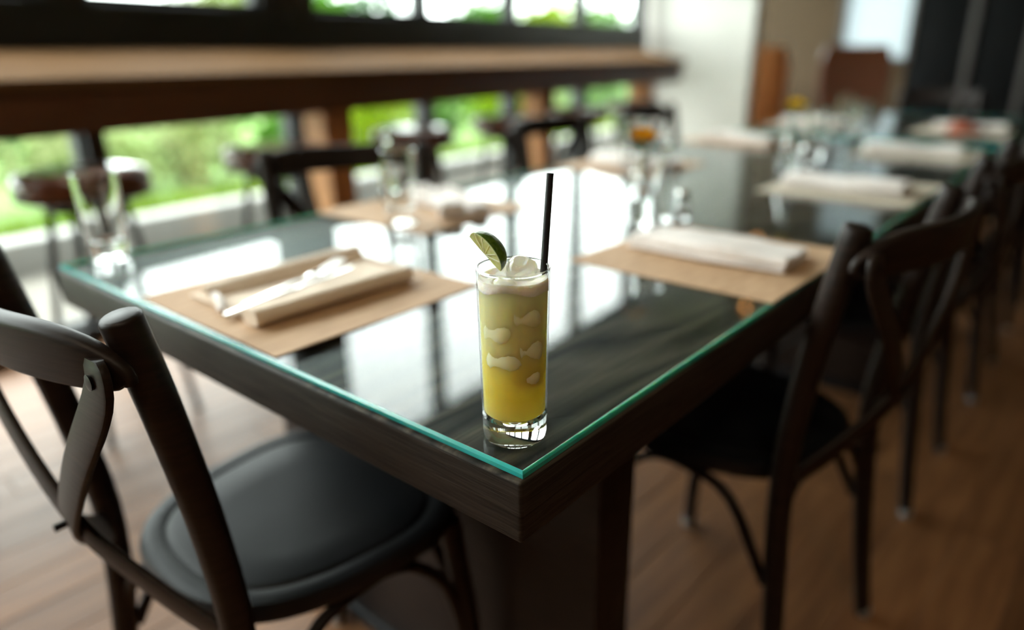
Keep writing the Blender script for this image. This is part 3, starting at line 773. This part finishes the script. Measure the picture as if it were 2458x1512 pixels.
def icewall(phi, z, w_, h_, tilt, label):
    # a cube pressed flat against the inside of the glass, phi degrees right of the viewer
    d = (-fw*math.cos(R(phi))+rt*math.sin(R(phi)))
    q = rad(z)-.0004-.604*.022
    c = Vector((GX,GY,GZ+z))+d*q
    o = icecube(c, (.022,w_,h_), (0,0,0), 'wetice', label)
    o.rotation_euler = (Matrix.Rotation(math.atan2(d.y,d.x),4,'Z') @ Matrix.Rotation(R(tilt),4,'X')).to_euler(); return o
icewall(28, .117, .027, .027, 12, 'ice cube just under the foam at the right of the drink')
icewall(-30, .104, .028, .027, -14, 'ice cube at the left, halfway up the drink')
icewall(36, .089, .026, .030, 8, 'ice cube at the right, halfway up the drink')
icewall(-20, .080, .030, .023, 6, 'lowest ice cube at the left of the drink')
icewall(34, .064, .024, .020, -10, 'lowest ice cube at the right of the drink')

# ---- straw
bm = bmesh.new(); a = inglass(.0236,.008,.122); b = inglass(.0305,.018,.2245)
ax = (b-a).normalized(); n = 20
s1 = ax.cross(Vector((0,1,0))).normalized(); s2 = ax.cross(s1)
ring = lambda c, q: [bm.verts.new(c+s1*q*math.cos(2*math.pi*j/n)+s2*q*math.sin(2*math.pi*j/n)) for j in range(n)]
rg = [ring(a,.0021),ring(a,.0029),ring(b,.0029),ring(b,.0021)]
for k in range(4):
    A, B = rg[k], rg[(k+1)%4]
    for j in range(n): bm.faces.new((A[j],A[(j+1)%n],B[(j+1)%n],B[j]))
tag(obj('drinking_straw', bm, 'straw'), 'black drinking straw standing in the yellow cocktail', 'straw')

# ---- lime wedge on the rim
lw = thing('lime_wedge', 'fresh lime wedge resting on the cocktail glass rim', 'lime', (0,0,0))
LL, LR, HALF = .0195, .0165, R(27)
def lpt(ph, th, k=1.0):    # lune: axis along local z, rind towards local +x
    e = math.sin(th)**.75 if 0 < th < math.pi else 0
    return Vector((LR*k*e*math.cos(ph), LR*k*e*math.sin(ph), LL*math.cos(th)*(.985 if k < 1 else 1)))
NT, NP = 26, 12
bm = bmesh.new(); G = [[bm.verts.new(lpt(-HALF+2*HALF*j/NP, .02+(math.pi-.04)*i/NT)) for j in range(NP+1)] for i in range(NT+1)]
for i in range(NT):
    for j in range(NP): bm.faces.new((G[i][j],G[i+1][j],G[i+1][j+1],G[i][j+1]))
obj('rind', bm, 'rind', lw, recalc=False)
for sgn in (-1, 1):
    ph = sgn*HALF
    bm = bmesh.new(); o_ = [lpt(ph, .02+(math.pi-.04)*i/NT) for i in range(NT+1)]; i_ = [lpt(ph, .02+(math.pi-.04)*i/NT, .90) for i in range(NT+1)]
    A = [bm.verts.new(p) for p in o_]; B = [bm.verts.new(p) for p in i_]
    for k in range(NT): bm.faces.new((A[k],A[k+1],B[k+1],B[k]))
    obj('pith', bm, 'pith', lw, recalc=False)
    bm = bmesh.new(); nrm = Vector((-math.sin(ph), math.cos(ph), 0))*sgn
    rows = []
    for q in range(9):
        kq = q/8
        rows.append([bm.verts.new(Vector((p.x*kq, p.y*kq, p.z*(.35+.65*kq)))+nrm*.0004*math.sin(k*1.3)*math.sin(math.pi*kq)) for k, p in enumerate(i_)])
    for A, B in zip(rows, rows[1:]):
        for k in range(NT): bm.faces.new((A[k],A[k+1],B[k+1],B[k]))
    fo = obj('flesh', bm, 'flesh', lw, recalc=False)
    for ang in (40, 68, 95, 122, 145):
        p1 = lpt(ph, R(ang), .90); p0 = p1*.12
        tube('membrane', [p0+nrm*.0003, (p0+p1)/2+nrm*.0004, p1+nrm*.0003], .00035, 'membrane', fo, 4, 6, (0,0,1))
zax = (-.62*Vector(r)+.70*Vector(u)+.25*Vector(f)).normalized()          # tip-to-tip direction: up and to the left
xax = (.60*Vector(r)+.36*Vector(u)-.54*Vector(f)); xax = (xax-zax*xax.dot(zax)).normalized()
yax = zax.cross(xax)
lm = Matrix((xax, yax, zax)).transposed().to_4x4(); lm.translation = inglass(-.0225,-.003,.1640); lw.matrix_world = lm

# ================================================================== FAR FURNITURE
def leather_chair(name, label, s, n, rot, m):
    t = thing(name, label, 'chair', SN(s,n), BA+R(rot), 'leather chairs at the far end')
    box('seat', (-.25,-.24,.38), (.25,.26,.48), m, t, .03, 3)
    bm = bmesh.new(); k = 16; rings = []
    for i in range(k+1):
        a = i/k; z = .44+.68*a; y = -.22-.13*a; hw = .25+.05*math.sin(a*2.4)-.03*max(0,a-.85)/.15
        th = .045*(1-.5*max(0,a-.9)/.1)
        rings.append([bm.verts.new((x, y+yy-.06*(x/hw)**2*-1, z)) for x,yy in rrect(hw,th,.04 if th > .042 else th*.9,3)])
    kk = len(rings[0])
    for A, B in zip(rings, rings[1:]):
        for j in range(kk): bm.faces.new((A[j],A[(j+1)%kk],B[(j+1)%kk],B[j]))
    bm.faces.new(rings[0][::-1]); bm.faces.new(rings[-1]); obj('backrest', bm, m, t)
    for x in (-.21,.21):
        for y in (-.20,.21): tube('leg', [(x,y,.39),(x*1.03,y*1.05,.0)], .018, 'chair', t, 4, 8, (0,1,0), lambda q: 1-.35*q)
    return t
leather_chair('leather_chair', 'tan leather high-backed chair seen side-on by the cream wall', 6.75, 1.92, -80, 'tanleather')
leather_chair('leather_chair', 'dark brown leather chair with broad back below the far window', 6.75, 1.08, 100, 'leather')

def pendant(x, y, z, label):
    t = thing('pendant_lamp', label, 'lamp', (x,y,z), 0, 'bare warm pendant bulbs')
    lathe('bulb', [(0,-.04),(.014,-.036),(.022,-.02),(.02,0),(.012,.02),(.010,.032),(0,.032)], 'bulb', t, 16)
    lathe('socket', [(0,.03),(.014,.03),(.014,.075),(.005,.085),(0,.085)], 'brass', t, 16)
    tube('cord', [(0,0,.08),(0,0,3.06-z)], .003, 'metal', t, 2, 6, (0,1,0))
pendant(4.75,1.67,2.30,'bare warm pendant bulb over the far table end'); pendant(6.9,2.45,2.30,'bare warm pendant bulb beyond the cream pier')

MT['diffuser'] = emit('warm_fill_diffuser', (1,.80,.58), 15)
def fill_lamp(x, y, label):  # unseen lamps added as warm fill for the faces turned from the windows
    t = thing('fill_lamp', label, 'lamp', (x,y,3.05), 0, 'unseen fill lamps added behind the viewer')
    lathe('diffuser', [(0,-.085),(.26,-.085),(.285,-.075),(.285,-.07),(0,-.07)], 'diffuser', t, 40)
    lathe('housing', [(.29,-.08),(.30,-.08),(.30,0),(0,0),(0,-.01),(.29,-.01)], 'brass', t, 40)
fill_lamp(-1.5, .25, 'added round warm fill lamp, unseen behind the viewer, nearer the windows')
fill_lamp(-1.1, -1.1, 'added round warm fill lamp, unseen behind the viewer, over the aisle')

# ================================================================== GARDEN
def leaves(bm, c, rad_, n, size, rn, shell=.55):
    c = Vector(c)
    for _ in range(n):
        d = Vector((rn.gauss(0,1), rn.gauss(0,1), rn.gauss(0,1))).normalized(); k = shell+(1-shell)*rn.random()**.6
        p = c+Vector((d.x*rad_[0], d.y*rad_[1], d.z*rad_[2]))*k
        nn = (d+Vector((rn.uniform(-.8,.8), rn.uniform(-.8,.8), rn.uniform(-.3,.9)))).normalized()
        a = nn.orthogonal().normalized(); a.rotate(Matrix.Rotation(rn.random()*6.28, 3, nn)); b = nn.cross(a); s_ = size*rn.uniform(.6,1.3)
        bm.faces.new([bm.verts.new(p-a*s_), bm.verts.new(p+b*s_*.42), bm.verts.new(p+a*s_), bm.verts.new(p-b*s_*.42)])
def shrub(s, n, hgt, wid, m, label, seed, nl=900, size=.05, cat='shrub', group='garden shrubs beyond the kerb'):
    rn = random.Random(seed); t = thing('garden_shrub', label, cat, SN(s,n,.10), rn.random()*6, group)
    bm = bmesh.new()
    for k in range(5):
        a = rn.random()*6.28; q = rn.random()*wid*.45
        leaves(bm, (math.cos(a)*q, math.sin(a)*q, hgt*rn.uniform(.40,.62)), (wid*.62,wid*.62,hgt*.45), nl//5, size, rn)
    obj('foliage', bm, m, t, smooth=False, recalc=False)
    for k in range(3):
        a = k*2.1; tube('stem', [(0,0,-.02),(math.cos(a)*wid*.2,math.sin(a)*wid*.2,hgt*.5)], .012, 'bark', t, 3, 6, (0,1,0))
    return t
spec = [(-.2,5.12,.62,.55,'leaf_y','low yellow-green shrub at the far left of the window view'),(1.0,5.32,.70,.6,'leaf_y','yellow-green shrub seen left of the first window mullion'),
 (2.0,5.12,.55,.6,'leaf_p','pale flowering shrub seen right of the first window mullion'),(2.9,5.42,.72,.62,'leaf_p','tall pale flowering shrub behind the nearest window-side chair'),
 (3.9,5.22,.60,.55,'leaf_g','green shrub to the left of the first orange bar leg'),(4.9,5.12,.72,.55,'leaf_y','yellow-green shrub right of the first orange bar leg'),
 (6.0,5.32,.70,.6,'leaf_g','green shrub between the two orange bar legs'),(7.1,5.12,.6,.55,'leaf_y','yellow-green shrub left of the second orange bar leg'),
 (8.4,5.32,.7,.6,'leaf_p','pale shrub behind the second orange bar leg'),(9.8,5.22,.7,.6,'leaf_g','green shrub at the right end of the window view'),
 (.3,6.6,.95,.8,'leaf_g','green bush behind the yellow-green shrubs on the left'),(2.2,6.9,.95,.85,'leaf_d','deep green bush behind the pale flowering shrubs'),
 (4.2,6.8,1.0,.85,'leaf_g','rounded green bush behind the first orange bar leg'),(6.4,6.9,1.0,.9,'leaf_d','deep green bush between the bar legs, second row'),
 (8.8,6.8,1.0,.9,'leaf_g','rounded green bush in the second row at the right'),(11.2,6.7,1.0,.9,'leaf_g','farthest rounded green bush along the kerb')]
for i, (s, n, h, wd, m, lab) in enumerate(spec): shrub(s, n, h, wd, m, lab, 20+i)
# ground cover along the kerb
rn = random.Random(5); bm = bmesh.new()
for _ in range(5000):
    s, n = rn.uniform(-3,13), 4.21+rn.random()*.38
    p = SN(s,n,.10); h = rn.uniform(.05,.14); a = rn.random()*6.28; d = Vector((math.cos(a),math.sin(a),0))*.012; l = Vector((rn.uniform(-.04,.04),rn.uniform(-.04,.04),h))
    bm.faces.new([bm.verts.new(p-d), bm.verts.new(p+d), bm.verts.new(p+l)])
go = obj('ground_cover', bm, 'leaf_y', smooth=False, recalc=False); tag(go, 'bright yellow-green ground cover behind the kerb', 'grass', kind='stuff')
def tree(s, n, hgt, wid, m, label, seed, nl=1600):
    rn = random.Random(seed); t = thing('garden_tree', label, 'tree', SN(s,n,.10), 0, 'trees behind the garden')
    bm = bmesh.new()
    for k in range(7):
        a = rn.random()*6.28; q = rn.random()*wid*.5
        leaves(bm, (math.cos(a)*q, math.sin(a)*q, hgt*rn.uniform(.45,.75)), (wid*.5,wid*.5,hgt*.28), nl//7, .15, rn, .4)
    obj('crown', bm, m, t, smooth=False, recalc=False)
    tube('trunk', [(0,0,-.05),(.05,0,hgt*.3),(0,.05,hgt*.6)], .09, 'bark', t, 6, 8, (0,1,0), lambda q: 1-.5*q)
tr = [(1.5,13,2.70,2.0,'leaf_y','yellow-green tree at the left in the upper panes'),(5.2,14.5,2.97,2.2,'leaf_g','green tree in the first upper pane'),(8.4,13,2.56,1.9,'leaf_p','pale tree left of the wide upper post'),
 (11.2,14,3.10,2.2,'leaf_g','leafy green tree right of the wide upper post'),(15.0,16.5,3.24,2.2,'leaf_d','deep green tree in the middle upper pane'),(17.8,13.5,2.97,2.1,'leaf_g','green tree in the fourth upper pane'),
 (21.5,14,3.10,2.2,'leaf_y','yellow-green tree in the last upper pane'),(25.5,14,3.24,2.3,'leaf_g','green tree at the far right of the garden')]
for i, a in enumerate(tr): tree(*a, 60+i)
